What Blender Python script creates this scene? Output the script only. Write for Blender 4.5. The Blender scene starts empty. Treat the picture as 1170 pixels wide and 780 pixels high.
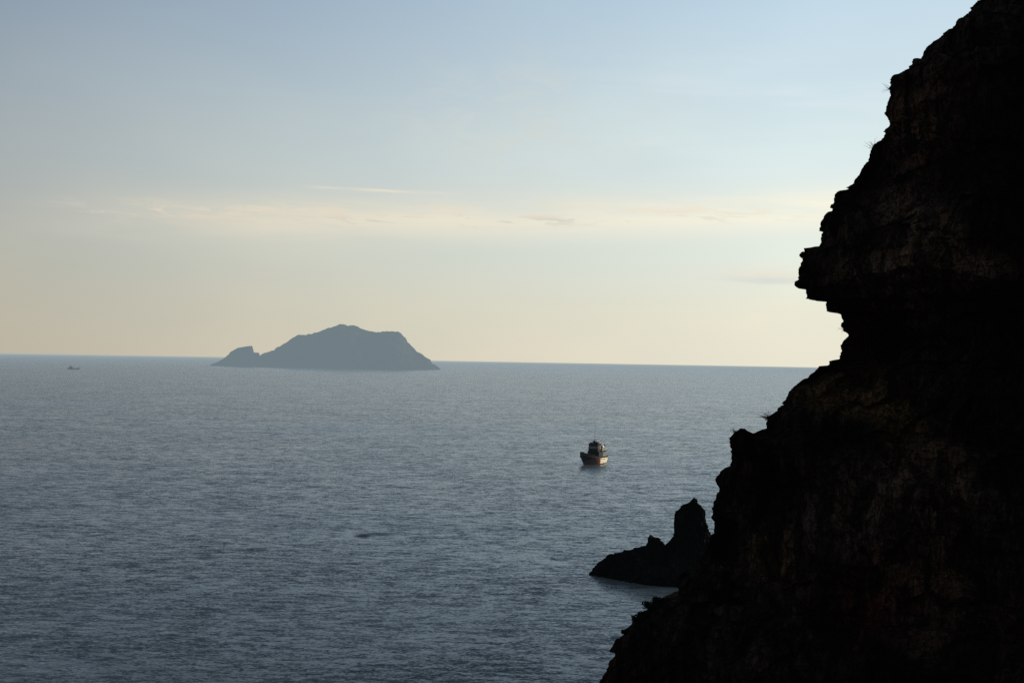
import bpy, math, random
import numpy as np
from mathutils import Vector, Matrix

R = math.radians
random.seed(7)
scn = bpy.context.scene
col = scn.collection

# ------------------------------------------------------------------ camera
H = 45.0                      # eye height above the sea, metres
F = 1625.0                    # focal length in photo pixels (photo 1170 x 780)
cam_d = bpy.data.cameras.new("camera")
cam = bpy.data.objects.new("camera", cam_d)
col.objects.link(cam)
cam_d.sensor_width = 36.0
cam_d.lens = F / 1170 * 36.0
cam_d.clip_start = 0.5
cam_d.clip_end = 200000
ROT = Matrix.Rotation(R(90 + 0.79), 4, 'X') @ Matrix.Rotation(R(1.0), 4, 'Z')
cam.matrix_world = Matrix.Translation((0, 0, H)) @ ROT
scn.camera = cam
scn.render.resolution_x, scn.render.resolution_y = 1024, 682

def ray(px, py):
    return (ROT.to_3x3() @ Vector(((px - 585) / F, (390 - py) / F, -1.0)))

def at(px, py, Y):
    """point seen at a photo pixel, at distance Y ahead"""
    d = ray(px, py)
    return Vector((0, 0, H)) + d * (Y / d.y)

def on_sea(px, py):
    d = ray(px, py)
    return Vector((0, 0, H)) + d * (-H / d.z)

# ------------------------------------------------------------------ noise
def _h(i, j, k, seed):
    n = (i * 374761393 + j * 668265263 + k * 2147483647 * 3 + k * 1274126177 + seed * 982451653) & 0xFFFFFFFF
    n = ((n ^ (n >> 13)) * 1274126177) & 0xFFFFFFFF
    n = ((n ^ (n >> 16)) * 2246822519) & 0xFFFFFFFF
    return ((n ^ (n >> 15)) & 0xFFFFFF) / float(0xFFFFFF)

def vnoise(x, y, z, seed=0):
    xi, yi, zi = np.floor(x).astype(np.int64), np.floor(y).astype(np.int64), np.floor(z).astype(np.int64)
    u, v, w = x - xi, y - yi, z - zi
    u = u*u*u*(u*(u*6-15)+10); v = v*v*v*(v*(v*6-15)+10); w = w*w*w*(w*(w*6-15)+10)
    r = 0
    for a in (0, 1):
        for b in (0, 1):
            for c in (0, 1):
                r = r + (u if a else 1-u) * (v if b else 1-v) * (w if c else 1-w) * _h(xi+a, yi+b, zi+c, seed)
    return r * 2 - 1

def fbm(x, y, z, octs=5, gain=.5, seed=0, ridged=False):
    s, a, t = 0, 1.0, 0
    for o in range(octs):
        n = vnoise(x, y, z, seed + o * 17)
        if ridged:
            n = 1 - 2 * np.abs(n)
        s = s + a * n; t += a
        a *= gain
        x, y, z = x * 2.03 + 5.1, y * 2.03 + 1.7, z * 2.03 + 9.2
    return s / t

def cells(x, y, z, seed=0):
    """Worley-like value: each cell of a jittered lattice has its own height -> broken blocks"""
    xi, yi, zi = np.floor(x).astype(np.int64), np.floor(y).astype(np.int64), np.floor(z).astype(np.int64)
    best = np.full(x.shape, 9.0); val = np.zeros(x.shape)
    for a in (-1, 0, 1):
        for b in (-1, 0, 1):
            for c in (-1, 0, 1):
                i, j, k = xi + a, yi + b, zi + c
                dx = i + _h(i, j, k, seed) - x
                dy = j + _h(i, j, k, seed + 1) - y
                dz = k + _h(i, j, k, seed + 2) - z
                d = dx*dx + dy*dy + dz*dz
                m = d < best
                best = np.where(m, d, best)
                # a tilted facet per cell
                f = _h(i, j, k, seed + 3) * 2 - 1 + 1.1 * (dx * (_h(i, j, k, seed + 4) - .5) * 2 + dz * (_h(i, j, k, seed + 5) - .5) * 2)
                val = np.where(m, f, val)
    return val

# ------------------------------------------------------------------ mesh helpers
def mesh_np(name, verts, faces, mat, parent=None, smooth=False):
    me = bpy.data.meshes.new(name)
    me.from_pydata([tuple(v) for v in verts] if not isinstance(verts, np.ndarray) else verts.tolist(), [],
                   faces if not isinstance(faces, np.ndarray) else faces.tolist())
    me.materials.append(mat)
    me.polygons.foreach_set('use_smooth', [smooth] * len(me.polygons))
    me.update()
    o = bpy.data.objects.new(name, me)
    col.objects.link(o)
    o.parent = parent
    return o

def grid_faces(nu, nv):
    i = np.arange(nu - 1)[:, None]; j = np.arange(nv - 1)[None, :]
    a = (i * nv + j).ravel(); b = ((i + 1) * nv + j).ravel()
    return np.stack([a, b, b + 1, a + 1], 1)

def tag(o, label=None, cat=None, group=None, kind=None):
    for k, v in (('label', label), ('category', cat), ('group', group), ('kind', kind)):
        if v: o[k] = v
    return o

def empty(name, loc, rz=0):
    o = bpy.data.objects.new(name, None)
    o.location = loc; o.rotation_euler = (0, 0, rz)
    col.objects.link(o)
    return o

class MB:
    def __init__(s): s.v, s.f = [], []
    OX = 0.0
    def box(s, c, d, rz=0.0, top=1.0, tilt=0.0):
        n = len(s.v); c = (c[0] + MB.OX, c[1], c[2])
        for dz in (-1, 1):
            k = top if dz > 0 else 1.0
            for dx, dy in ((-1, -1), (1, -1), (1, 1), (-1, 1)):
                x, y = dx * d[0] / 2 * k, dy * d[1] / 2 * k
                x += tilt * (dz + 1) / 2
                s.v.append((c[0] + x * math.cos(rz) - y * math.sin(rz), c[1] + x * math.sin(rz) + y * math.cos(rz), c[2] + dz * d[2] / 2))
        s.f += [tuple(n + q for q in f) for f in ((0, 3, 2, 1), (4, 5, 6, 7), (0, 1, 5, 4), (1, 2, 6, 5), (2, 3, 7, 6), (3, 0, 4, 7))]
        return s
    def tube(s, p, q, r, r2=None, seg=8):
        o_ = Vector((MB.OX, 0, 0)); p, q = Vector(p) + o_, Vector(q) + o_; r2 = r if r2 is None else r2
        d = (q - p).normalized(); a = d.orthogonal().normalized(); b = d.cross(a); n = len(s.v)
        for c, rr in ((p, r), (q, r2)):
            for i in range(seg):
                t = 2 * math.pi * i / seg
                s.v.append(tuple(c + a * math.cos(t) * rr + b * math.sin(t) * rr))
        for i in range(seg):
            j = (i + 1) % seg
            s.f.append((n + i, n + j, n + seg + j, n + seg + i))
        s.f.append(tuple(n + i for i in reversed(range(seg)))); s.f.append(tuple(n + seg + i for i in range(seg)))
        return s
    def build(s, name, mat, parent=None):
        return mesh_np(name, s.v, s.f, mat, parent)

# ------------------------------------------------------------------ node helpers
def new_mat(name):
    m = bpy.data.materials.new(name); m.use_nodes = True
    m.node_tree.nodes.clear()
    return m, m.node_tree

class NT:
    def __init__(s, nt): s.nt = nt
    def n(s, t, **kw):
        nd = s.nt.nodes.new(t)
        for k, v in kw.items():
            if k.startswith('i_'):
                key = k[2:]
                key = int(key) if key.isdigit() else key.replace('_', ' ')
                s.set(nd.inputs[key], v)
            else: setattr(nd, k, v)
        return nd
    def set(s, inp, v):
        if isinstance(v, bpy.types.NodeSocket): s.nt.links.new(v, inp)
        else: inp.default_value = v
    def m(s, op, a, b=None, c=None, clamp=False):
        nd = s.nt.nodes.new('ShaderNodeMath'); nd.operation = op; nd.use_clamp = clamp
        for i, v in enumerate((a, b, c)):
            if v is not None: s.set(nd.inputs[i], v)
        return nd.outputs[0]
    def vm(s, op, a, b=None, out=0):
        nd = s.nt.nodes.new('ShaderNodeVectorMath'); nd.operation = op
        s.set(nd.inputs[0], a)
        if b is not None:
            s.set(nd.inputs[3 if op == 'SCALE' else 1], b)
        return nd.outputs[out]
    def mix(s, fac, a, b, blend='MIX'):
        nd = s.nt.nodes.new('ShaderNodeMix'); nd.data_type = 'RGBA'; nd.blend_type = blend
        s.set(nd.inputs[0], fac)
        for i, v in ((6, a), (7, b)):
            if not isinstance(v, bpy.types.NodeSocket) and len(v) == 3: v = (*v, 1)
            s.set(nd.inputs[i], v)
        return nd.outputs[2]
    def smooth(s, v, lo, hi, a=0.0, b=1.0):
        nd = s.nt.nodes.new('ShaderNodeMapRange'); nd.interpolation_type = 'SMOOTHSTEP'
        s.set(nd.inputs[0], v)
        for i, q in enumerate((lo, hi, a, b)): nd.inputs[i + 1].default_value = q
        return nd.outputs[0]
    def noise(s, vec, scale, detail=4, rough=.5, dist=0.0, out='Fac', dims='3D'):
        nd = s.nt.nodes.new('ShaderNodeTexNoise'); nd.noise_dimensions = dims
        s.set(nd.inputs['Vector'], vec)
        nd.inputs['Scale'].default_value = scale; nd.inputs['Detail'].default_value = detail
        nd.inputs['Roughness'].default_value = rough; nd.inputs['Distortion'].default_value = dist
        return nd.outputs[out]
    def ramp(s, v, stops, interp='LINEAR'):
        nd = s.nt.nodes.new('ShaderNodeValToRGB'); cr = nd.color_ramp; cr.interpolation = interp
        while len(cr.elements) < len(stops): cr.elements.new(.5)
        for e, (p, c) in zip(cr.elements, stops):
            e.position = p; e.color = (*c, 1)
        s.set(nd.inputs[0], v)
        return nd.outputs[0]

def srgb(r, g, b):
    def f(c):
        c /= 255
        return c / 12.92 if c <= .04045 else ((c + .055) / 1.055) ** 2.4
    return (f(r), f(g), f(b))

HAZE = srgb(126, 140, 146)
def painted_haze_out(N, shader, length=7000.0, colour=HAZE, top=1.0):
    """painted sea haze: grey-blue glow mixed into the surface, growing with distance from the origin"""
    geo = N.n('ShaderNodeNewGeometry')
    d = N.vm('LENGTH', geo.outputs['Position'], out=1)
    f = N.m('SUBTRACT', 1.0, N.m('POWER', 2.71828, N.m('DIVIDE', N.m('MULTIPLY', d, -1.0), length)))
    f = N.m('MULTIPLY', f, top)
    em = N.n('ShaderNodeEmission'); N.set(em.inputs[0], N.mix(N.smooth(d, 12000, 60000), colour, srgb(172, 180, 178)))  # air glow painted on as emission, paler far out
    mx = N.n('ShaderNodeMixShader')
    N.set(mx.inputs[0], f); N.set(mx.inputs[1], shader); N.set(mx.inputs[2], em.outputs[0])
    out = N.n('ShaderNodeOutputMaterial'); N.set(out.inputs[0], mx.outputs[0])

# ------------------------------------------------------------------ sun and sky
SUN_AZ, SUN_EL = 62.0, 17.0
sd = Vector((math.sin(R(SUN_AZ)) * math.cos(R(SUN_EL)), math.cos(R(SUN_AZ)) * math.cos(R(SUN_EL)), math.sin(R(SUN_EL))))
sun_d = bpy.data.lights.new("sun", 'SUN'); sun_d.energy = 4.6; sun_d.angle = R(0.5); sun_d.color = (1, .86, .66)
sun = bpy.data.objects.new("sun", sun_d); col.objects.link(sun)
sun.rotation_euler = sd.to_track_quat('Z', 'Y').to_euler(); sun.location = (200, 100, 150)

w = bpy.data.worlds.new("World"); scn.world = w; w.use_nodes = True
w.node_tree.nodes.clear()
N = NT(w.node_tree)
sky = N.n('ShaderNodeTexSky'); sky.sky_type = 'NISHITA'; sky.sun_disc = False
sky.sun_elevation = R(SUN_EL); sky.sun_rotation = R(SUN_AZ)
sky.air_density = 1.0; sky.dust_density = 3.5; sky.ozone_density = 1.5; sky.altitude = 0
tc = N.n('ShaderNodeTexCoord').outputs['Generated']
sep = N.n('ShaderNodeSeparateXYZ'); N.set(sep.inputs[0], tc)
X, Y, Z = sep.outputs
el = N.m('MULTIPLY', N.m('ARCSINE', Z), 57.2958)                 # degrees
az = N.m('MULTIPLY', N.m('ARCTAN2', X, Y), 57.2958)              # degrees right of +Y
nish = N.vm('SCALE', sky.outputs[0], 0.10)
# veil of thin high haze: cream low down, grey-blue higher, brighter towards the sun
elf = N.m('DIVIDE', el, 40.0)
veilL = N.ramp(elf, [(0.0, srgb(187, 180, 164)), (.05, srgb(185, 182, 168)), (.10, srgb(180, 182, 173)), (.186, srgb(168, 176, 178)), (.27, srgb(153, 167, 178)), (.36, srgb(133, 151, 171)), (.6, srgb(100, 115, 134)), (1.0, srgb(66, 80, 98))])
veilR = N.ramp(elf, [(0.0, srgb(237, 232, 212)), (.05, srgb(236, 234, 215)), (.10, srgb(230, 237, 226)), (.186, srgb(221, 236, 236)), (.27, srgb(208, 227, 235)), (.36, srgb(191, 215, 232)), (.6, srgb(142, 164, 186)), (1.0, srgb(88, 108, 132))])
azt = N.m('DIVIDE', N.m('ADD', az, 20.0), 31.0, clamp=True)
veil = N.mix(azt, veilL, veilR)
# direction vector squeezed so that cloud noise streaks lie along the horizon
cmb = N.n('ShaderNodeCombineXYZ')
N.set(cmb.inputs[0], N.m('MULTIPLY', az, .09))
N.set(cmb.inputs[1], N.m('MULTIPLY_ADD', az, 0.03, N.m('MULTIPLY', el, .9)))
cmb.inputs[2].default_value = 3.3
v = cmb.outputs[0]
def gauss(x, c, s_):
    q = N.m('DIVIDE', N.m('SUBTRACT', x, c), s_)
    return N.m('POWER', 2.71828, N.m('MULTIPLY', N.m('MULTIPLY', q, q), -1.0))
n1 = N.noise(v, 1.0, 6, .55, .3)
n2 = N.noise(v, 2.6, 7, .6, .4)
soft = N.noise(N.vm('MULTIPLY', tc, (4.0, 4.0, 9.0)), 1.0, 3, .5)
c_soft = srgb(228, 225, 210)
# broad faint mottling
base = N.mix(N.m('MULTIPLY', N.smooth(soft, .40, .66), .65), veil, N.vm('MULTIPLY', veil, (1.10, 1.07, 1.02)))
# main long band, about six degrees up
band = N.m('MULTIPLY', gauss(N.m('MULTIPLY_ADD', az, -.035, el), 5.75, 0.85), N.m('MULTIPLY', N.smooth(az, -23, -9), 1.0))
band = N.m('MULTIPLY', band, N.smooth(n1, .30, .60, .40, 1.0))
base = N.mix(N.m('MULTIPLY', band, .95), base, N.mix(azt, srgb(210, 202, 186), srgb(254, 248, 226)))
n3 = N.noise(N.vm('MULTIPLY', v, (3.2, 2.1, 1)), 1.6, 7, .62, .5)
wisp = N.m('MULTIPLY', gauss(N.m('MULTIPLY_ADD', az, -.02, el), 5.9, .36), N.smooth(n3, .47, .60))
wisp = N.m('MULTIPLY', wisp, N.m('MULTIPLY', N.smooth(az, -20, -12), N.smooth(az, 14, 7)))
base = N.mix(N.m('MULTIPLY', wisp, .8), base, N.mix(azt, srgb(222, 209, 190), srgb(244, 234, 212)))
shade = N.m('MULTIPLY', gauss(N.m('MULTIPLY_ADD', az, -.02, el), 5.62, .20), N.smooth(n3, .50, .58))
base = N.mix(N.m('MULTIPLY', N.m('MULTIPLY', shade, N.m('MULTIPLY', gauss(az, -1, 9), 1.0)), .5), base, srgb(194, 196, 191))
# two small bright slivers above it
def sliver(a0, e0, wa, we, amt):
    q = N.m('MULTIPLY', gauss(az, a0, wa), gauss(N.m('MULTIPLY_ADD', n2, .5, N.m('MULTIPLY_ADD', az, 0.03, el)), e0 + .25 + .03 * a0, we))
    return N.m('MULTIPLY', q, amt)
for a0, e0, wa, we, amt in ((-5.2, 6.72, 1.2, .085, .9), (-7.5, 6.80, .7, .06, .5), (-3.2, 6.70, .6, .05, .35)):
    base = N.mix(sliver(a0, e0, wa, we, amt), base, srgb(234, 226, 208))
for a0, e0, wa, we, amt in ((10.3, 3.6, 2.2, .22, .45),):
    base = N.mix(sliver(a0, e0, wa, we, amt), base, srgb(238, 226, 208))
    base = N.mix(sliver(a0, e0 - .2, wa * .8, .13, .5), base, srgb(206, 212, 214))
# fibrous cirrus high up in the middle
cir = N.noise(N.vm('MULTIPLY', v, (4.0, .8, 1)), 1.3, 5, .6, 1.0)
cirf = N.m('MULTIPLY', N.m('MULTIPLY', gauss(az, 0.5, 4.5), gauss(el, 9.5, 2.6)), N.smooth(cir, .36, .75))
base = N.mix(N.m('MULTIPLY', cirf, .6), base, srgb(212, 216, 208))
cirg = N.m('MULTIPLY', N.m('MULTIPLY', gauss(az, 11, 7.0), gauss(el, 9.5, 2.5)), N.smooth(n1, .42, .66))
base = N.mix(N.m('MULTIPLY', cirg, .5), base, srgb(226, 236, 240))
# the veil covers the sky ahead; elsewhere the clear physical sky shows
front = N.m('MULTIPLY', N.smooth(Y, -.25, .65), .96)
final = N.mix(front, nish, base)
# very dim below the horizon
final = N.mix(N.smooth(el, -1.5, -.6, 1, 0), final, srgb(50, 58, 62))
bg = N.n('ShaderNodeBackground'); N.set(bg.inputs[0], final); bg.inputs[1].default_value = 1.0
wo = N.n('ShaderNodeOutputWorld'); N.set(wo.inputs[0], bg.outputs[0])
w.cycles.sampling_method = 'MANUAL'; w.cycles.sample_map_resolution = 512

# ------------------------------------------------------------------ materials
def rock_mat(name, dark, light, rust, amt=1.0, scale=1.0, patches=()):
    m, nt = new_mat(name); N = NT(nt)
    tc = N.n('ShaderNodeTexCoord').outputs['Object']
    geo = N.n('ShaderNodeNewGeometry')
    st = N.vm('MULTIPLY', tc, (1, 1, .32))
    n_big = N.noise(tc, .055 * scale, 4, .6, .6)
    n_mid = N.noise(st, .42 * scale, 7, .62, .8)
    n_fin = N.noise(st, 2.6 * scale, 8, .7, .4)
    c = N.mix(N.smooth(n_big, .44, .62), dark, light)
    c = N.mix(N.m('MULTIPLY', N.smooth(N.noise(tc, .09 * scale, 4, .6, .4), .53, .66), .8), c, rust)
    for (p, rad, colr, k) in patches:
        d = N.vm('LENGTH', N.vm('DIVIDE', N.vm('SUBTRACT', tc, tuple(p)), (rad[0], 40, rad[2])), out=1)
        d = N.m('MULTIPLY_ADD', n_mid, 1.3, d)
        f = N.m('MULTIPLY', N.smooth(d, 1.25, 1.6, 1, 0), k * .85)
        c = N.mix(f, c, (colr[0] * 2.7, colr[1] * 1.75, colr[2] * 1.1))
    mul = N.m('MULTIPLY', N.smooth(n_mid, .36, .66, .25, 1.35), N.smooth(n_fin, .3, .7, .35, 1.5))
    # thin crack lines
    vo = N.n('ShaderNodeTexVoronoi'); vo.feature = 'DISTANCE_TO_EDGE'; N.set(vo.inputs['Vector'], N.vm('ADD', st, N.vm('SCALE', N.noise(st, 1.0, 4, .6, out='Color'), 1.2))); vo.inputs['Scale'].default_value = .8 * scale
    mul = N.m('MULTIPLY', mul, N.smooth(vo.outputs['Distance'], 0, .07, .35, 1))
    c = N.vm('SCALE', c, N.m('MULTIPLY', mul, amt))
    bp = N.n('ShaderNodeBump'); bp.inputs['Strength'].default_value = .8; bp.inputs['Distance'].default_value = .25 / scale
    N.set(bp.inputs['Height'], N.m('ADD', n_fin, N.m('MULTIPLY', N.smooth(vo.outputs['Distance'], 0, .1), .5)))
    b = N.n('ShaderNodeBsdfPrincipled')
    N.set(b.inputs['Base Color'], c); b.inputs['Roughness'].default_value = 1.0; b.inputs['Specular IOR Level'].default_value = .04
    N.set(b.inputs['Normal'], bp.outputs[0])
    return m, N, b

def simple_mat(name, colr, rough=.6, metal=0.0, var=.35, haze=True, spec=.3):
    m, nt = new_mat(name); N = NT(nt)
    tc = N.n('ShaderNodeTexCoord').outputs['Object']
    n = N.noise(tc, 2.2, 6, .65)
    c = N.mix(N.m('MULTIPLY', N.smooth(n, .35, .7), var), colr, tuple(x * .35 for x in colr))
    b = N.n('ShaderNodeBsdfPrincipled')
    N.set(b.inputs['Base Color'], c); b.inputs['Roughness'].default_value = rough; b.inputs['Metallic'].default_value = metal
    b.inputs['Specular IOR Level'].default_value = spec
    painted_haze_out(N, b.outputs[0], 26000.0 if haze else 6000.0)  # haze is painted on either way, thicker when the flag is off
    return m

# sea water
def sea_mat():
    m, nt = new_mat("sea_water"); N = NT(nt)
    geo = N.n('ShaderNodeNewGeometry')
    P = geo.outputs['Position']
    d = N.vm('LENGTH', P, out=1)
    def slopes(vec, scale, amp, detail, rough, dist=0.0):
        c = N.noise(vec, scale, detail, rough, dist, out='Color')
        return N.vm('SCALE', N.vm('SUBTRACT', c, (.5, .5, .5)), amp)
    rot = N.n('ShaderNodeMapping'); N.set(rot.inputs[0], P); rot.inputs['Rotation'].default_value = (0, 0, R(-8))
    rot.inputs['Scale'].default_value = (.55, 1.0, 1.0)
    rot2 = N.n('ShaderNodeMapping'); N.set(rot2.inputs[0], P); rot2.inputs['Rotation'].default_value = (0, 0, R(14))
    rot2.inputs['Scale'].default_value = (.5, 1.0, 1.0)
    s = slopes(rot.outputs[0], .05, .20, 4, .62, .3)           # swell
    s = N.vm('ADD', s, slopes(rot2.outputs[0], .50, .86, 4, .65, .3))    # waves
    s = N.vm('ADD', s, slopes(rot.outputs[0], 2.6, 1.35, 4, .72, .2))    # wavelets
    s = N.vm('ADD', s, slopes(rot2.outputs[0], .16, .16, 2, .5, .4))
    # wind patches alter the amplitude
    wind = N.noise(N.vm('MULTIPLY', P, (.35, 1.0, 1.0)), .006, 5, .6, .5)
    amp = N.smooth(wind, .3, .7, .68, 1.22)
    lane = N.noise(N.vm('MULTIPLY', P, (.18, 1.0, 1.0)), .022, 4, .6, .6)
    amp = N.m('MULTIPLY', amp, N.smooth(lane, .3, .7, .82, 1.15))
    def spot(px, py, rx, ry):
        c = on_sea(px, py)
        q = N.vm('LENGTH', N.vm('DIVIDE', N.vm('SUBTRACT', P, tuple(c)), (rx, ry, 1.0)), out=1)
        return N.m('POWER', 2.71828, N.m('MULTIPLY', N.m('MULTIPLY', q, q), -1.0))
    amp = N.m('ADD', amp, N.m('MULTIPLY', spot(413, 612, 3.2, 5), 1.3))      # choppy spots over currents
    amp = N.m('ADD', amp, N.m('MULTIPLY', spot(575, 605, 16, 9), .35))
    s = N.vm('SCALE', s, amp)
    sp = N.n('ShaderNodeSeparateXYZ'); N.set(sp.inputs[0], s)
    cb = N.n('ShaderNodeCombineXYZ')
    N.set(cb.inputs[0], N.m('MULTIPLY', sp.outputs[0], .8))
    N.set(cb.inputs[1], N.m('SUBTRACT', N.m('SMOOTH_MIN', sp.outputs[1], .06, .05), N.m('MULTIPLY_ADD', N.m('ADD', spot(415, 612, 1.5, 3.0), N.m('ADD', N.m('MULTIPLY', spot(432, 610, 3.5, 3), .45), N.m('MULTIPLY', spot(575, 605, 12, 5), .10))), .34, SEA_BIAS))); cb.inputs[2].default_value = 1.0
    nrm = N.vm('NORMALIZE', cb.outputs[0])
    b = N.n('ShaderNodeBsdfPrincipled')
    b.inputs['Base Color'].default_value = (*SEA_BASE, 1)
    b.inputs['Roughness'].default_value = .12
    b.inputs['IOR'].default_value = 1.333
    b.inputs['Specular IOR Level'].default_value = .5
    N.set(b.inputs['Normal'], nrm)
    # thin broken wash round the foot of the rocks
    fo = N.noise(N.vm('MULTIPLY', P, (.6, .35, 1.0)), 1.5, 7, .7, .8)
    fm = N.m('ADD', N.m('MULTIPLY', spot(668, 651, 1.8, 4), .8), N.m('MULTIPLY', spot(700, 668, 4, 2.5), .55))
    fm = N.m('ADD', fm, N.m('MULTIPLY', spot(745, 672, 6, 2), .45))
    ff = N.smooth(N.m('MULTIPLY_ADD', fm, .22, fo), .70, .82)
    wash = N.n('ShaderNodeBsdfDiffuse'); wash.inputs[0].default_value = (.62, .66, .66, 1)
    mf = N.n('ShaderNodeMixShader'); N.set(mf.inputs[0], N.m('MULTIPLY', ff, .75)); N.set(mf.inputs[1], b.outputs[0]); N.set(mf.inputs[2], wash.outputs[0])
    painted_haze_out(N, mf.outputs[0], 12000.0, srgb(146, 162, 170))
    return m
SEA_BIAS = .102
SEA_BASE = (.032, .050, .062)

# ------------------------------------------------------------------ sea
def build_sea():
    rs = [0, 60, 150, 300, 600, 1200, 2500, 5000, 10000, 20000, 40000, 70000]
    nseg = 96
    V = [(0, 0, 0)]
    Fc = []
    for r in rs[1:]:
        for i in range(nseg):
            t = 2 * math.pi * i / nseg
            V.append((r * math.cos(t), r * math.sin(t), 0))
    for i in range(nseg):
        Fc.append((0, 1 + i, 1 + (i + 1) % nseg))
    for k in range(len(rs) - 2):
        a, b = 1 + k * nseg, 1 + (k + 1) * nseg
        for i in range(nseg):
            j = (i + 1) % nseg
            Fc.append((a + i, b + i, b + j, a + j))
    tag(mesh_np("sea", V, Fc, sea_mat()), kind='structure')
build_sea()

# ------------------------------------------------------------------ cliff
CL_D = 140.0
RIM = [(1300, -260), (1235, -170), (1180, -90), (1150, -40), (1121, 0), (1119, 5), (1108, 10), (1105, 17), (1097, 25), (1090, 31), (1080, 36), (1077, 42), (1063, 52), (1057, 56), (1054, 64), (1052, 71),
       (1038, 74), (1034, 76), (1033, 82), (1023, 88), (1021, 100), (1022, 108), (1016, 117), (1013, 130), (1016, 142), (1008, 155), (998, 165), (993, 178),
       (984, 197), (977, 210), (961, 219), (955, 227), (953, 240), (947, 246), (942, 260), (937, 277), (935, 282), (921, 284), (921, 290), (917, 305), (914, 318),
       (908, 322), (910, 327), (919, 330), (921, 341.5), (943, 343), (945, 356), (959, 358), (962, 372), (969, 383), (961, 392), (959, 410),
       (946, 412), (944, 417), (936, 418), (923, 430), (910, 443), (895, 462), (886, 472), (877, 476), (874, 489), (864, 494), (857, 497), (841, 497.5), (836, 500),
       (836, 512), (836, 532), (823, 538), (818, 548), (821, 558), (817, 579), (812, 593), (812, 615), (805, 629), (797, 646), (781, 654), (776, 663), (776, 680),
       (757, 682), (746, 691), (741, 697), (730, 702), (721, 712), (715, 725), (706, 735), (701, 752), (688, 778), (676, 810), (668, 840), (655, 880), (640, 930), (630, 970)]

def cliff_mesh():
    pts = [at(px, py, CL_D) for px, py in RIM]
    zs = np.array([p.z for p in pts]); us = np.array([p.x / CL_D for p in pts])
    for i in range(1, len(zs)):
        if zs[i] >= zs[i-1]: zs[i] = zs[i-1] - .02
    zz, uu = zs[::-1], us[::-1]
    # rows: dense where the picture is
    z = np.concatenate([np.arange(-3, 13, .35), np.arange(13, 82, .105), np.arange(82, 118, .6)])
    u0 = np.interp(z, zz, uu)
    zr = z * 1.0
    jag = .30 * fbm(zr * .9, zr * 0, zr * 0, 5, .72, seed=301) + .13 * np.round(fbm(zr * 1.5, zr * 0, zr * 0 + 4, 3, .7, seed=303) * 3.5) / 3.5
    u0 = u0 + jag / CL_D
    # depth coordinate t: + towards the camera, - away
    tn = np.concatenate([-np.geomspace(75, .25, 40), np.array([-.12, 0]), np.geomspace(.1, 90, 430) - 0.0])
    # even out the near side so that columns are evenly spread in the picture
    q = np.linspace(0, 1, 470)[1:]
    near = 2.2 * q * 14 + (90 - 30.8) * q ** 2.2
    tn = np.concatenate([-np.geomspace(75, .25, 40), [-.12, 0.0], near])
    Zg, Tg = np.meshgrid(z, tn, indexing='ij')
    U0 = np.repeat(u0[:, None], len(tn), 1)
    a = 1.6 + 1.2 * np.abs(fbm(Zg * .12, Zg * 0, Zg * 0, 2, seed=5))
    s = np.sqrt(a * a + Tg * Tg) - a
    near_m = Tg > 0
    # plan: near side runs towards the camera and to the right, far side falls back behind
    cn = .0072 * (1 + .15 * fbm(Zg * .03, Tg * .03, Zg * 0, 2, seed=9))
    U = U0 + np.where(near_m, cn * s, .0042 * s)
    Yg = CL_D - Tg * np.where(near_m, .62, 1.0)
    # lower slope stands further out
    Xg = U * Yg
    # keep rows level but let them sag a little away from the rim
    k = np.clip(np.abs(Tg) / 9, 0, 1); k = k * k * (3 - 2 * k)
    k2 = np.clip(np.abs(Tg) / 2.5, 0, 1)
    nx, ny = -.62, -.78
    wx = Xg + 2 * fbm(Xg * .1, Yg * .1, Zg * .1, 3, seed=31)
    wz = Zg + 2 * fbm(Xg * .1, Yg * .1, Zg * .1, 3, seed=47)
    wy = Yg
    big = fbm(wx * .05, wy * .05, wz * .045, 4, .5, seed=3)
    rid = fbm(wx * .16, wy * .16, wz * .055, 5, .5, seed=13, ridged=True)     # vertical ribs
    blk = cells(wx * .30, wy * .30, wz * .20, 60)
    blk2 = cells(wx * .95, wy * .95, wz * .6, 80)
    fin = fbm(wx * 1.4, wy * 1.4, wz * 1.1, 5, .6, seed=23)
    ledge = fbm(wx * .03, wy * .03, wz * .32 + wx * .05, 4, .5, seed=71)
    disp = k * (5.0 * big + 2.2 * rid + 1.6 * ledge) + k2 * (1.15 * blk + .42 * fin + .22 * blk2)
    # an arch-shaped hollow on the upper right with an overhang, as in the photo
    def hollow(px, py, rx, rz, depth, Yc):
        c = at(px, py, Yc)
        r = ((Xg - c.x) / rx) ** 2 + ((Zg - c.z) / rz) ** 2
        return -depth * np.clip(1.2 - r, 0, 1) * near_m
    disp = disp + hollow(1085, 365, 9, 4.5, 5, 122) + hollow(1040, 420, 7, 5, 4, 124) + hollow(1075, 180, 6, 5, 3, 124)
    Xg = Xg + nx * disp
    Yg = Yg + ny * disp
    Zg2 = Zg + k2 * .45 * fbm(wx * .5, wy * .5, wz * .5, 4, .6, seed=91)
    kb = at(846.5, 497, CL_D)
    Zg2 = Zg2 + .72 * np.exp(-((Xg - kb.x) / .62) ** 4 - ((Zg - kb.z + .1) / .45) ** 2 - (Tg / 1.6) ** 2)
    # small bite of the rim outline itself
    e = 1 - k2
    blk3 = cells(wx * .6 + 7, wy * .5, wz * .42, 140)
    Xg = Xg + e * (.07 * blk2 + .36 * blk3 + .16 * fbm(wz * 1.1, wz * 0, Yg * .4, 5, .7, seed=15))
    V = np.stack([Xg, Yg, Zg2], -1).reshape(-1, 3)
    return V, grid_faces(len(z), len(tn))[:, ::-1]

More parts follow.
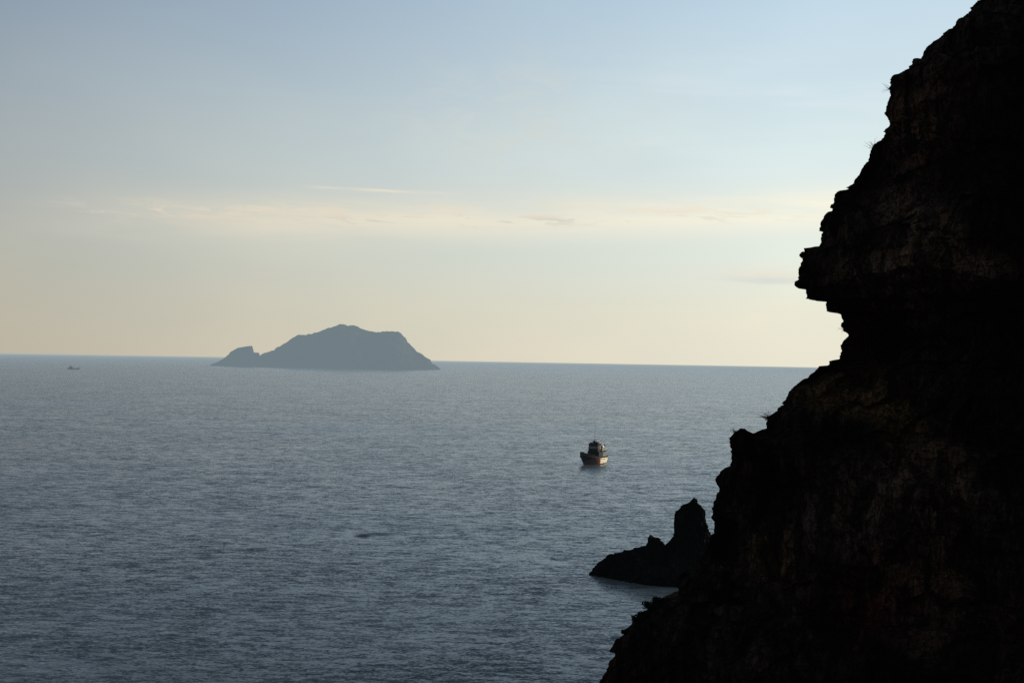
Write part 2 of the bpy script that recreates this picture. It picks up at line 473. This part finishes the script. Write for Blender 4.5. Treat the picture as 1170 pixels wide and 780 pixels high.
P_ = lambda px, py, Y: at(px, py, Y)
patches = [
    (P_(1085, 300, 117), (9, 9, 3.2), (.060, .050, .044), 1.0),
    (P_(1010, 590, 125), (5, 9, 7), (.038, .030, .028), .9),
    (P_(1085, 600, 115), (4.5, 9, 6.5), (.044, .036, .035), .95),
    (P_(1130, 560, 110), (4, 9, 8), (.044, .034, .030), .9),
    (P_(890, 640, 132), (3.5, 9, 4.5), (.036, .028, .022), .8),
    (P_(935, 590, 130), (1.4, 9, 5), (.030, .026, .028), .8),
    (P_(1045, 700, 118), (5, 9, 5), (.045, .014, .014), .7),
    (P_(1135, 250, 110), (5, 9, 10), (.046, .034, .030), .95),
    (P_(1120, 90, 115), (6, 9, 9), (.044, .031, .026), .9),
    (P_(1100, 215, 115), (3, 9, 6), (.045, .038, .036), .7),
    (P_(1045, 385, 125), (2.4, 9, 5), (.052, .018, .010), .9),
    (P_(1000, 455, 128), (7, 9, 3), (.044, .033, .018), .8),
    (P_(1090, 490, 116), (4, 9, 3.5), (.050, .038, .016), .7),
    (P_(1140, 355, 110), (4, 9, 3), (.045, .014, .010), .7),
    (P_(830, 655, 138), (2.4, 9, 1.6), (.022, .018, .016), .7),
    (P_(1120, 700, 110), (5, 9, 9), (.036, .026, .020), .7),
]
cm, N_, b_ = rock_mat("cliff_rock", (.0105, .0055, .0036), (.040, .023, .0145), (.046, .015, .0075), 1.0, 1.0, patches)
painted_haze_out(N_, b_.outputs[0], 90000.0)
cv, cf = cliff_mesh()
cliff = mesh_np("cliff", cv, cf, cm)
tag(cliff, label="near black headland cliff filling the right side", kind='structure')

# ------------------------------------------------------------------ sea stack rocks
STK = [(673.5, 662), (675, 657), (676.5, 651), (679, 647), (684, 642), (691, 637), (699, 634), (708, 632), (714, 629), (722, 628), (727, 625), (732, 625), (741, 621), (742.5, 614), (744, 610), (748, 613), (752, 614),
       (756, 618), (760, 621), (762, 623), (766, 615), (771, 608), (771.8, 597), (773, 586), (774.5, 581), (777, 578), (781, 576), (786, 574), (789, 571), (792, 568), (794, 569), (797, 572), (801, 576), (804, 579),
       (806, 591), (808, 600), (811, 606), (815, 617), (822, 630), (832, 642), (845, 652), (860, 661), (876, 672)]
def stack_mesh():
    D = 296.0
    P = [at(px, py, D + 7 * max(0, 1 - (px - 674) / 60)) for px, py in STK]
    xs = np.array([p.x for p in P]); hs = np.array([p.z for p in P])
    for i in range(1, len(xs)):
        if xs[i] <= xs[i-1]: xs[i] = xs[i-1] + .02
    x = np.arange(xs[0], xs[-1], .11)
    h = np.interp(x, xs, hs)
    s = np.linspace(-1, 1, 150)
    Xg, S = np.meshgrid(x, s, indexing='ij')
    Hh = np.repeat(h[:, None], len(s), 1)
    # width of the body grows with distance from the tip
    Wd = 1.0 + 8.0 * np.clip((Xg - xs[0]) / 15, 0, 1) ** .8
    # cross profile: steep pinnacle above a broad apron
    A = np.abs(S)
    apr = np.minimum(Hh, 4.2) * (1 - A ** 2.2)
    pin = np.clip(Hh - 4.2, 0, 99) * np.exp(-(A / .17) ** 2.2 * .8)
    Zg = apr + pin - .8 * A ** 3
    Yg = D + 7 * np.clip(1 - (Xg - xs[0]) / 11, 0, 1) + S * Wd
    m_ = np.clip(A / .12, 0, 1)
    n = fbm(Xg * .5, Yg * .5, Zg * .4, 5, .6, seed=4)
    c = cells(Xg * .7, Yg * .7, Zg * .5, 11)
    Zg = Zg + m_ * (.55 * n + .25 * c) * np.clip(Zg + 1, 0, 1)
    Xg2 = Xg + .35 * fbm(Xg * .9, Yg * .9, Zg * .8, 4, .6, seed=40) * m_ + .26 * fbm(Xg * 1.3, Yg * .9, Zg * 1.5, 4, .7, seed=41) + .30 * cells(Xg * .9, Yg * .6, Zg * .8, 55)
    Yg = Yg + 1.0 * fbm(Xg * .4, Yg * .2, Zg * .5, 4, .6, seed=44) + .5 * c
    V = np.stack([Xg2, Yg, Zg], -1).reshape(-1, 3)
    return V, grid_faces(len(x), len(s))
sm, N_, b_ = rock_mat("stack_rock", (.0065, .0055, .0050), (.017, .0145, .013), (.012, .009, .0075), 1.0, 1.2)
painted_haze_out(N_, b_.outputs[0], 60000.0)
sv, sf = stack_mesh()
tag(mesh_np("sea_stack", sv, sf, sm), "jagged black sea stack with one tall and one short pinnacle at the cliff foot", "rock")

# ------------------------------------------------------------------ island and islet
ISL_D = 6400.0
ISLET = [(240, 417.2), (242.5, 415.8), (248, 414), (252, 411.5), (256, 409.5), (262, 405), (264, 402), (266, 401), (272.5, 397.5), (280, 395.9), (284, 395.3), (288, 395), (289.2, 399), (289.8, 402.4), (296, 403), (296.5, 407), (299, 412), (302, 419)]
ISLAND = [(288, 420), (293, 412), (297, 407.4), (303, 405), (310, 403), (314, 401.5), (316, 399), (321, 396.5), (325, 393.6), (330, 392), (333, 389), (336.6, 386.6), (342, 383.3), (347, 383), (351, 383.1), (353, 381.8), (357, 381.7), (363.6, 380), (370, 377.3), (372, 377), (375, 375.6),
          (379, 375), (386, 372.3), (389, 371), (391, 371.2), (394, 370.8), (397, 372.2), (404.6, 372), (408, 373.3), (411, 376), (416, 377), (422.5, 379), (430, 380.2), (435, 379.5), (440, 379.4), (448, 378.7), (454.6, 380), (458, 382), (460, 384.6), (463, 387.5), (465, 392), (468, 393.5), (472.6, 398.7),
          (476, 403), (480, 404.5), (484, 407), (488, 410), (491, 411.5), (493, 416), (497, 418), (501, 421), (503, 424)]
def island_mesh(prof, wid, seed, rough):
    P = [at(px, py, ISL_D) for px, py in prof]
    xs = np.array([p.x for p in P]); hs = np.array([p.z for p in P])
    x = np.linspace(xs[0], xs[-1], int((xs[-1] - xs[0]) / 1.6)); h = np.interp(x, xs, hs)
    s = np.linspace(-1, 1, 90)
    Xg, S = np.meshgrid(x, s, indexing='ij')
    Hh = np.repeat(h[:, None], len(s), 1); A = np.abs(S)
    t = np.clip((Xg - xs[0]) / (xs[-1] - xs[0]), 0, 1)
    Wd = wid * (.25 + .75 * np.sin(math.pi * t) ** .6)
    prof_ = 1 - A ** 1.7
    Zg = Hh * prof_ - 6 * A ** 4
    Yg = ISL_D + S * Wd + 20 * fbm(Xg * .008, Xg * 0, S * 2, 3, seed=seed)
    m_ = np.clip(A / .15, 0, 1)
    Zg = Zg + m_ * prof_ * rough * fbm(Xg * .012, Yg * .012, Zg * 0, 5, .55, seed=seed + 5, ridged=True)
    Zg = Zg + (1 - m_) * .9 * fbm(Xg * .08, Yg * .02, Zg * 0, 4, .7, seed=seed + 8)
    return np.stack([Xg, Yg, Zg], -1).reshape(-1, 3), grid_faces(len(x), len(s))
def island_material():
    m, nt = new_mat("island_scrub"); N = NT(nt)
    tc = N.n('ShaderNodeTexCoord').outputs['Object']
    n = N.noise(tc, .02, 6, .65, .5)
    c = N.mix(N.smooth(n, .4, .6), (.010, .014, .012), (.07, .065, .05))
    b = N.n('ShaderNodeBsdfPrincipled'); N.set(b.inputs['Base Color'], c); b.inputs['Roughness'].default_value = 1; b.inputs['Specular IOR Level'].default_value = .05
    painted_haze_out(N, b.outputs[0], 3500.0, srgb(122, 137, 144))
    return m
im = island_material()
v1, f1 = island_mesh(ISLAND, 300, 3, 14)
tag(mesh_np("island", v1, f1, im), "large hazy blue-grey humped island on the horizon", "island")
v2, f2 = island_mesh(ISLET, 90, 30, 6)
tag(mesh_np("islet", v2, f2, im), "small hazy rocky islet with a square notch left of the large island", "islet")

# ------------------------------------------------------------------ boats
M = dict(
    navy=simple_mat("navy_hull_paint", (.006, .007, .012), .7, spec=.1),
    white=simple_mat("worn_white_paint", (.78, .74, .64), .5, var=.25),
    red=simple_mat("rust_red_paint", (.16, .025, .02), .6),
    dark=simple_mat("dark_painted_steel", (.008, .008, .010), .8, spec=.1),
    glass=simple_mat("dark_window_glass", (.01, .014, .02), .1, spec=.8, var=.1),
    wood=simple_mat("weathered_deck", (.10, .07, .05), .8),
    tarp=simple_mat("grey_tarpaulin", (.18, .2, .2), .8),
    orange=simple_mat("orange_float", (.45, .10, .03), .5),
    grey=simple_mat("far_boat_paint", (.02, .024, .028), .7, haze=False),
)
def boat_mat_hull():
    """navy bow, rust red shoulder, white after half"""
    m, nt = new_mat("hull_paint"); N = NT(nt)
    tc = N.n('ShaderNodeTexCoord').outputs['Object']
    sp = N.n('ShaderNodeSeparateXYZ'); N.set(sp.inputs[0], tc)
    n = N.noise(tc, 1.4, 6, .65, .4)
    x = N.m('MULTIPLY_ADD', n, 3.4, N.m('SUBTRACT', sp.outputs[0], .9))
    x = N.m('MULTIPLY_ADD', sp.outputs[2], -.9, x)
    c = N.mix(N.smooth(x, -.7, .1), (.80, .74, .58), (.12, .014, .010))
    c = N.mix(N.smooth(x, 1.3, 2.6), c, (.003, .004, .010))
    z = N.m('MULTIPLY_ADD', n, .3, sp.outputs[2])
    c = N.mix(N.smooth(z, 2.35, 2.45), c, (.004, .005, .012))       # sheer strake
    c = N.mix(N.smooth(z, .35, .5, 1, 0), c, (.02, .008, .007))      # boot top
    c = N.mix(N.m('MULTIPLY', N.smooth(N.noise(N.vm('MULTIPLY', tc, (2, 2, .5)), 1.6, 6, .7), .5, .72), N.smooth(x, 1.0, 2.0, .5, .03)), c, (.16, .08, .05))
    b = N.n('ShaderNodeBsdfPrincipled'); N.set(b.inputs['Base Color'], c); b.inputs['Roughness'].default_value = .7; b.inputs['Specular IOR Level'].default_value = .1
    painted_haze_out(N, b.outputs[0], 26000.0)
    return m

def hull_mesh(L, B, sheer, draft=.5, nu=40, nv=14, flare=.35, stern=.82, rake=.12):
    """lofted hull, bow at +x; returns verts, faces; sheer(t) gives the rail height, t 0 stern .. 1 bow"""
    V, Fc = [], []
    for i in range(nu + 1):
        t = i / nu
        half = B / 2 * (stern + (1 - stern) * math.sin(min(t / .45, 1) * math.pi / 2)) * (1 - max(0, (t - .55) / .45) ** 2.3)
        half = max(half, .05)
        hz = sheer(t)
        ring = []
        for j in range(nv + 1):
            s = j / nv
            z = -draft + (hz + draft) * s
            up = max(z, 0) / max(hz, .1)
            wb = half * (.55 + .45 * min(1, (s * 1.4)) ** .6) * (1 - flare * (max(0, t - .5) / .5) * (1 - up))
            xx = -L / 2 + L * t + rake * L * max(0, t - .5) * 2 * (up - .2) - .04 * L * (1 - t) * (0 if t > .1 else (1 - t * 10)) * (1 - up) * -1
            ring.append((xx, wb, z))
        V += [(a, b, c) for a, b, c in ring] + [(a, -b, c) for a, b, c in ring]
    st = 2 * (nv + 1)
    for i in range(nu):
        for j in range(nv):
            a = i * st + j; Fc.append((a, a + 1, a + st + 1, a + st))
            a2 = a + nv + 1; Fc.append((a2, a2 + st, a2 + st + 1, a2 + 1))
    for j in range(nv):
        Fc.append((j, j + nv + 1, j + nv + 2, j + 1))
        e = nu * st
        Fc.append((e + j, e + j + 1, e + j + nv + 2, e + j + nv + 1))
    # deck .9 m under the rail
    dk = []
    for i in range(nu + 1):
        z = V[i * st + nv][2] - .9
        p = V[i * st + nv]; dk.append(len(V)); V.append((p[0], p[1] * .97, z)); V.append((p[0], -p[1] * .97, z))
    return V, Fc, [(dk[i], dk[i] + 1, dk[i + 1] + 1, dk[i + 1]) for i in range(nu)]

def fishing_boat(loc, rz):
    L, B = 20.0, 6.6
    root = empty("fishing_boat", loc, rz)
    tag(root, "dark high-bowed fishing boat with sunlit white after hull, nearest on the open sea", "fishing boat")
    sheer = lambda t: 2.5 + 1.5 * max(0, (t - .35) / .65) ** 1.7 * 1.6 + .3 * (1 - t) ** 4
    V, Fc, dk = hull_mesh(L, B, sheer, draft=1.0)
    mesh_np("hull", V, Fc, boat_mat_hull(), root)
    mesh_np("deck", V, dk, M['wood'], root)
    # rail cap following the sheer
    nv = 14; st = 30
    r = MB()
    for sgn in (0, 15):
        pts = [Vector(V[i * st + sgn + nv]) for i in range(41)]
        for a, b in zip(pts[:-1], pts[1:]): r.tube(a, b, .09, seg=6)
    r.build("rail_cap", M['dark'], root)
    f = MB()
    for sgn in (0, 15):
        pts = [Vector(V[i * st + sgn + nv]) - Vector((0, 0, .75)) for i in range(41)]
        for a, b in zip(pts[:-1], pts[1:]): f.tube(a, b, .11, seg=6)
    f.build("rubbing_strake", M['dark'], root)
    # bow roller platform and anchor hanging over the stem
    bz = sheer(1.0)
    MB().box((L / 2 + 1.3, 0, bz + .05), (2.6, 1.1, .22)).box((L / 2 + 2.4, 0, bz - .25), (.5, .9, .5)).build("bow_platform", M['dark'], root)
    an = MB().tube((L / 2 + 2.5, 0, bz - .1), (L / 2 + 2.35, 0, bz - 1.5), .1, seg=6)
    an.tube((L / 2 + 2.35, -.6, bz - 1.15), (L / 2 + 2.35, 0, bz - 1.6), .09, seg=6).tube((L / 2 + 2.35, .6, bz - 1.15), (L / 2 + 2.35, 0, bz - 1.6), .09, seg=6)
    an.build("anchor", M['dark'], root)
    wi = MB().tube((6.4, -.9, sheer(.84) - .15), (6.4, .9, sheer(.84) - .15), .4, seg=12).box((6.4, 0, sheer(.84) - .6), (.9, 1.4, .7))
    wi.tube((5.2, 0, sheer(.78) - .9), (5.2, 0, sheer(.78) + .95), .17, seg=8)
    wi.build("windlass", M['dark'], root)
    MB.OX = -2.5
    # deckhouse, set aft of amidships
    dh = MB().box((-2.2, 0, 3.1), (8.4, 4.7, 3.0), top=.985)
    dh.box((.2, 0, 5.9), (3.9, 3.9, 2.6), top=.95)
    house = dh.build("deckhouse", M['navy'], root)
    af = MB().box((-4.4, 0, 5.35), (3.7, 4.3, 1.2), top=.96)
    af.build("upper_house", M['tarp'], root)
    MB().box((-6.42, 0, 3.25), (.1, 4.3, 2.4)).build("after_bulkhead", M['white'], root)
    MB().box((.15, 0, 7.28), (4.1, 4.1, .16)).box((-.3, .6, 7.7), (1.6, 1.3, .7), top=.8).box((.9, -1.1, 7.6), (.7, 1.1, .6), rz=.3, top=.7).box((-1.3, -.9, 7.9), (1.2, .8, 1.1), rz=.5, top=.6).build("wheelhouse_roof", M['dark'], root)
    MB().box((-3.6, 0, 4.68), (6.4, 5.5, .14)).build("boat_deck", M['dark'], root)
    # side panels in white, windows
    MB().box((-4.3, -2.37, 3.5), (4.0, .06, 1.5)).build("side_panel", M['tarp'], root)
    MB().box((-4.3, 2.37, 3.5), (4.0, .06, 1.5)).build("side_panel", M['tarp'], root)
    for yy in (-1.25, 0, 1.25):
        wdw = MB().box((2.16, yy, 6.1), (.10, .95, .8)).build("window", M['white'], root)
        MB().box((2.22, yy, 6.1), (.06, .78, .64)).build("pane", M['glass'], wdw)
    for xx in (-.7, .9):
        for sg in (-1, 1):
            wdw = MB().box((xx, sg * 1.93, 6.1), (1.0, .10, .8)).build("window", M['white'], root)
            MB().box((xx, sg * 1.99, 6.1), (.84, .06, .64)).build("pane", M['glass'], wdw)
    for xx in (-3.4, -4.9):
        for sg in (-1, 1):
            wdw = MB().tube((xx, sg * 2.38, 3.6), (xx, sg * 2.46, 3.6), .26, seg=12).build("porthole", M['dark'], root)
            MB().tube((xx, sg * 2.47, 3.6), (xx, sg * 2.49, 3.6), .19, seg=12).build("pane", M['glass'], wdw)
    # funnel, masts, aerials
    MB().box((-3.3, .6, 6.6), (1.0, .9, 1.5), top=.85, tilt=-.15).build("funnel", M['red'], root)
    mm = MB().tube((.2, 0, 7), (.2, 0, 9.1), .16, .10).tube((.2, -1.5, 8.1), (.2, 1.5, 8.1), .06).tube((.2, -1.4, 8.1), (.2, 0, 9.0), .03, seg=5).tube((.2, 1.4, 8.1), (.2, 0, 9.0), .03, seg=5)
    mm.tube((.2, 0, 8.6), (1.9, 0, 7.05), .04, seg=5)
    mast = mm.build("mast", M['dark'], root)
    MB().tube((.2, 0, 9.1), (.2, 0, 14.8), .055, .035, seg=6).build("aerial", M['dark'], mast)
    MB().box((.2, 0, 8.35), (.25, 1.7, .18)).build("radar_scanner", M['white'], mast)
    MB().tube((-5.9, .4, 5.9), (-6.6, .4, 9.2), .10, .06).tube((-5.9, -.9, 5.9), (-6.6, .4, 9.2), .05, seg=6).tube((-6.6, .4, 9.2), (-1.2, .2, 8.3), .035, seg=5).build("after_mast", M['white'], root)
    MB().tube((-5.6, -1.3, 5.95), (-8.9, -2.3, 7.4), .13, .09).tube((-5.6, -1.3, 5.95), (-5.6, -1.3, 7.4), .08).build("derrick_boom", M['white'], root)
    MB().tube((-5.2, 1.5, 6.2), (-3.9, 1.5, 6.2), .38, seg=14).build("life_raft", M['white'], root)
    MB().tube((1.2, -1.7, 7.5), (1.2, -1.6, 7.5), .40, seg=14).tube((1.2, -1.65, 7), (1.2, -1.65, 7.3), .1).build("searchlight", M['dark'], root)
    n_ = MB()
    for i in range(9):
        n_.box((-5.2 + random.uniform(-1.0, 1.0), random.uniform(-1.9, 1.2), 6.15 + random.uniform(-.1, .3)), (.9, .8, .6), rz=random.uniform(0, 3), top=.7)
    n_.build("net_heap", M['tarp'], root)
    for i in range(10):
        MB().box((-6.4 + 1.0 * random.uniform(-1, 1), random.uniform(-2.2, 2.2), 5.0 + random.uniform(0, 2.0)), (random.uniform(.3, 1.0), random.uniform(.2, .7), random.uniform(.3, .9)), rz=random.uniform(0, 3), top=.8).build("deck_box", M[random.choice(('white', 'tarp', 'dark'))], root)
    rg = MB()
    for a, b in (((.2, 0, 9.0), (9.5, 0, 5.4)), ((-6.6, .4, 9.2), (-6.9, -2.6, 4.6)), ((.2, 0, 8.9), (-6.6, .4, 9.2)), ((-6.6, .4, 9.2), (-6.9, 2.6, 4.6))):
        rg.tube(a, b, .035, seg=5)
    rg.build("rigging", M['dark'], root)
    rl = MB()
    for (x0, x1, yy, zz) in ((-6.7, -.5, -2.65, 4.75), (-6.7, -.5, 2.65, 4.75)):
        k = 7
        for i in range(k + 1):
            x = x0 + (x1 - x0) * i / k; rl.tube((x, yy, zz), (x, yy, zz + .95), .03, seg=5)
        for hh in (.5, .95): rl.tube((x0, yy, zz + hh), (x1, yy, zz + hh), .03, seg=5)
    rl.build("railing", M['white'], root)
    MB.OX = 0.0
    for xx in (-5.4, -3.2, -1.0):
        MB().tube((xx, -3.42, 1.3), (xx, -3.42, 2.1), .26, seg=10).build("fender", M['dark'], root)
    return root

p = on_sea(677, 530.0)
bt = fishing_boat((p.x, p.y, 0), R(-90 - 24)); bt.scale = (1.12, 1.17, 1.2)

def far_boat(loc, rz):
    root = empty("trawler", loc, rz)
    tag(root, "tiny grey trawler far off near the horizon at left", "fishing boat")
    L, B = 33.0, 8.0
    sheer = lambda t: 2.9 + 2.7 * max(0, (t - .72) / .28) ** 1.0 + 1.3 * max(0, (.14 - t) / .14)
    V, Fc, dk = hull_mesh(L, B, sheer, draft=1.2)
    mesh_np("hull", V, Fc, M['grey'], root); mesh_np("deck", V, dk, M['grey'], root)
    MB().box((-6.2, 0, 4.7), (9.5, 5.6, 4.0), top=.95).box((-7.6, 0, 7.6), (5.0, 4.6, 2.4), top=.95).build("wheelhouse", M['grey'], root)
    MB().box((-7.6, 0, 8.95), (6.0, 5.4, .25)).build("wheelhouse_roof", M['dark'], root)
    MB().tube((2.5, 0, 1.5), (2.5, 0, 10.8), .28, .15).tube((2.5, 0, 8), (-3.5, 0, 6.5), .1).build("mast", M['grey'], root)
    MB().tube((-14.2, -3, 2.5), (-14.2, -3, 6.9), .22).tube((-14.2, 3, 2.5), (-14.2, 3, 6.9), .22).tube((-14.2, -3, 6.8), (-14.2, 3, 6.8), .22).build("stern_gantry", M['grey'], root)
    MB().box((-7.2, 0, 9.8), (1.0, 1.0, 1.6), top=.6).build("radar_tower", M['grey'], root)
p = on_sea(83.7, 421.7)
far_boat((p.x, p.y, 0), R(6))

# ------------------------------------------------------------------ plants on the cliff edge
def leaf_mat(name, c1, c2):
    m, nt = new_mat(name); N = NT(nt)
    n = N.noise(N.n('ShaderNodeTexCoord').outputs['Object'], 3, 4, .6)
    b = N.n('ShaderNodeBsdfPrincipled'); N.set(b.inputs['Base Color'], N.mix(n, c1, c2)); b.inputs['Roughness'].default_value = .9
    b.inputs['Specular IOR Level'].default_value = .05
    out = N.n('ShaderNodeOutputMaterial'); N.set(out.inputs[0], b.outputs[0])
    return m
dry = leaf_mat("dry_grass", (.035, .04, .018), (.09, .085, .04))
green = leaf_mat("dark_leaves", (.010, .014, .008), (.022, .026, .013))

def on_rim(px, py, inset=.12):
    """the outermost point of the cliff edge at the height of a photo pixel: plants root there"""
    q = at(px, py, CL_D)
    m = (np.abs(cv[:, 2] - q.z) < .16) & (cv[:, 1] > 60)
    s_ = cv[m]; k = s_[np.argmin(s_[:, 0] / s_[:, 1])]
    return Vector((k[0] + inset, k[1] - .1, k[2]))

def blades(n, length, spread, lean, wdt, seed, up=1.0):
    rnd = random.Random(seed); V, Fc = [], []
    for i in range(n):
        b0 = Vector((rnd.uniform(-.25, .25), rnd.uniform(-.3, .3), rnd.uniform(-.15, .1)))
        a = lean + rnd.uniform(-spread, spread)              # in the view-facing fan, 0 = up, + = left
        dirn = Vector((-math.sin(a), rnd.uniform(-.5, .5), math.cos(a) * up)).normalized()
        ln = length * rnd.uniform(.45, 1.0); seg = 5
        side = dirn.cross(Vector((0, 1, 0))).normalized()
        p = b0.copy(); base = len(V)
        for s in range(seg + 1):
            wd = wdt * (1 - s / seg) + .004
            V.append(tuple(p - side * wd)); V.append(tuple(p + side * wd))
            dirn = (dirn + Vector((0, 0, -.10 - .05 * rnd.random()))).normalized(); p = p + dirn * ln / seg
        for s in range(seg):
            k = base + 2 * s; Fc.append((k, k + 1, k + 3, k + 2))
    return V, Fc

GR = "grass tufts on the cliff edge"
for (px, py, n, ln, spread, lean, wd, lab) in (
        (1023, 104, 8, 1.2, .75, 1.0, .013, "thin pale spiky grass tuft sticking out highest on the cliff edge"),
        (999, 168, 14, 1.3, .8, .35, .013, "sparse upright grass tuft on the cliff edge just below the highest tuft"),
        (876, 480, 30, 1.1, .7, .55, .016, "dense pale grass tuft on the cliff shoulder above the square knob"),
        (864, 492, 16, .7, .8, .5, .014, "low grass tuft beside the square knob of the cliff"),
        (964, 376, 6, .8, .7, 1.6, .011, "few fine grass blades drooping under the cliff's nose")):
    p = on_rim(px, py)
    V, Fc = blades(n, ln, spread, lean, wd, px)
    o = mesh_np("grass_tuft", V, Fc, dry); o.location = p
    tag(o, lab, "grass tuft", GR)

def shrub(px, py, Y, rx, rz, n, seed, lab):
    rnd = random.Random(seed)
    root = empty("shrub", on_rim(px, py + 3, .35 * rx)); tag(root, lab, "shrub", "shrubs along the lower cliff edge")
    V, Fc = [], []
    lobes = [(rnd.uniform(-.7, .7) * rx, rnd.uniform(-.7, .7) * rx, rnd.uniform(0, .7) * rz, rnd.uniform(.3, .55)) for _ in range(7)]
    for i in range(n):
        lx, ly, lz, lr = rnd.choice(lobes)
        d = Vector((rnd.gauss(0, 1), rnd.gauss(0, 1), rnd.gauss(0, 1))).normalized() * (rnd.random() ** .4)
        c = Vector((lx + d.x * lr * rx, ly + d.y * lr * rx, lz + d.z * lr * rz))
        s = rnd.uniform(.05, .13)
        a = Vector((rnd.gauss(0, 1), rnd.gauss(0, 1), rnd.gauss(0, 1))).normalized(); b = a.orthogonal().normalized()
        k = len(V)
        V += [tuple(c - a * s), tuple(c + b * s * .5), tuple(c + a * s), tuple(c - b * s * .5)]; Fc.append((k, k + 1, k + 2, k + 3))
    mesh_np("foliage", V, Fc, green, root)
    st = MB()
    for lx, ly, lz, lr in lobes: st.tube((lx * .2, ly * .2, -.5), (lx, ly, lz), .04, .015, seg=5)
    st.build("stem", green, root)
for i, (px, py, rx, rz, lab) in enumerate((
        (771, 684, .75, .55, "small dark shrub highest on the lower cliff edge below the sea stack"),
        (757, 688, .85, .6, "dark rounded shrub on the lower cliff edge, second below the sea stack"),
        (743, 700, .75, .5, "dark rounded shrub on the lower cliff edge, third below the sea stack"),
        (733, 703, .6, .45, "smallest dark shrub in the row on the lower cliff edge, between two larger ones"),
        (718, 718, .8, .5, "dark low shrub on the lower cliff edge, lowest of the row"),
        (926, 288, .5, .4, "tiny dark shrub on top of the cliff's nose-shaped overhang"))):
    shrub(px, py, CL_D, rx, rz, 900, i + 3, lab)

scn.view_settings.view_transform = 'Standard'
scn.view_settings.look = 'None'
scn.view_settings.exposure = 0
scn.view_settings.gamma = 1
scn.cycles.max_bounces = 4
scn.cycles.use_denoising = False
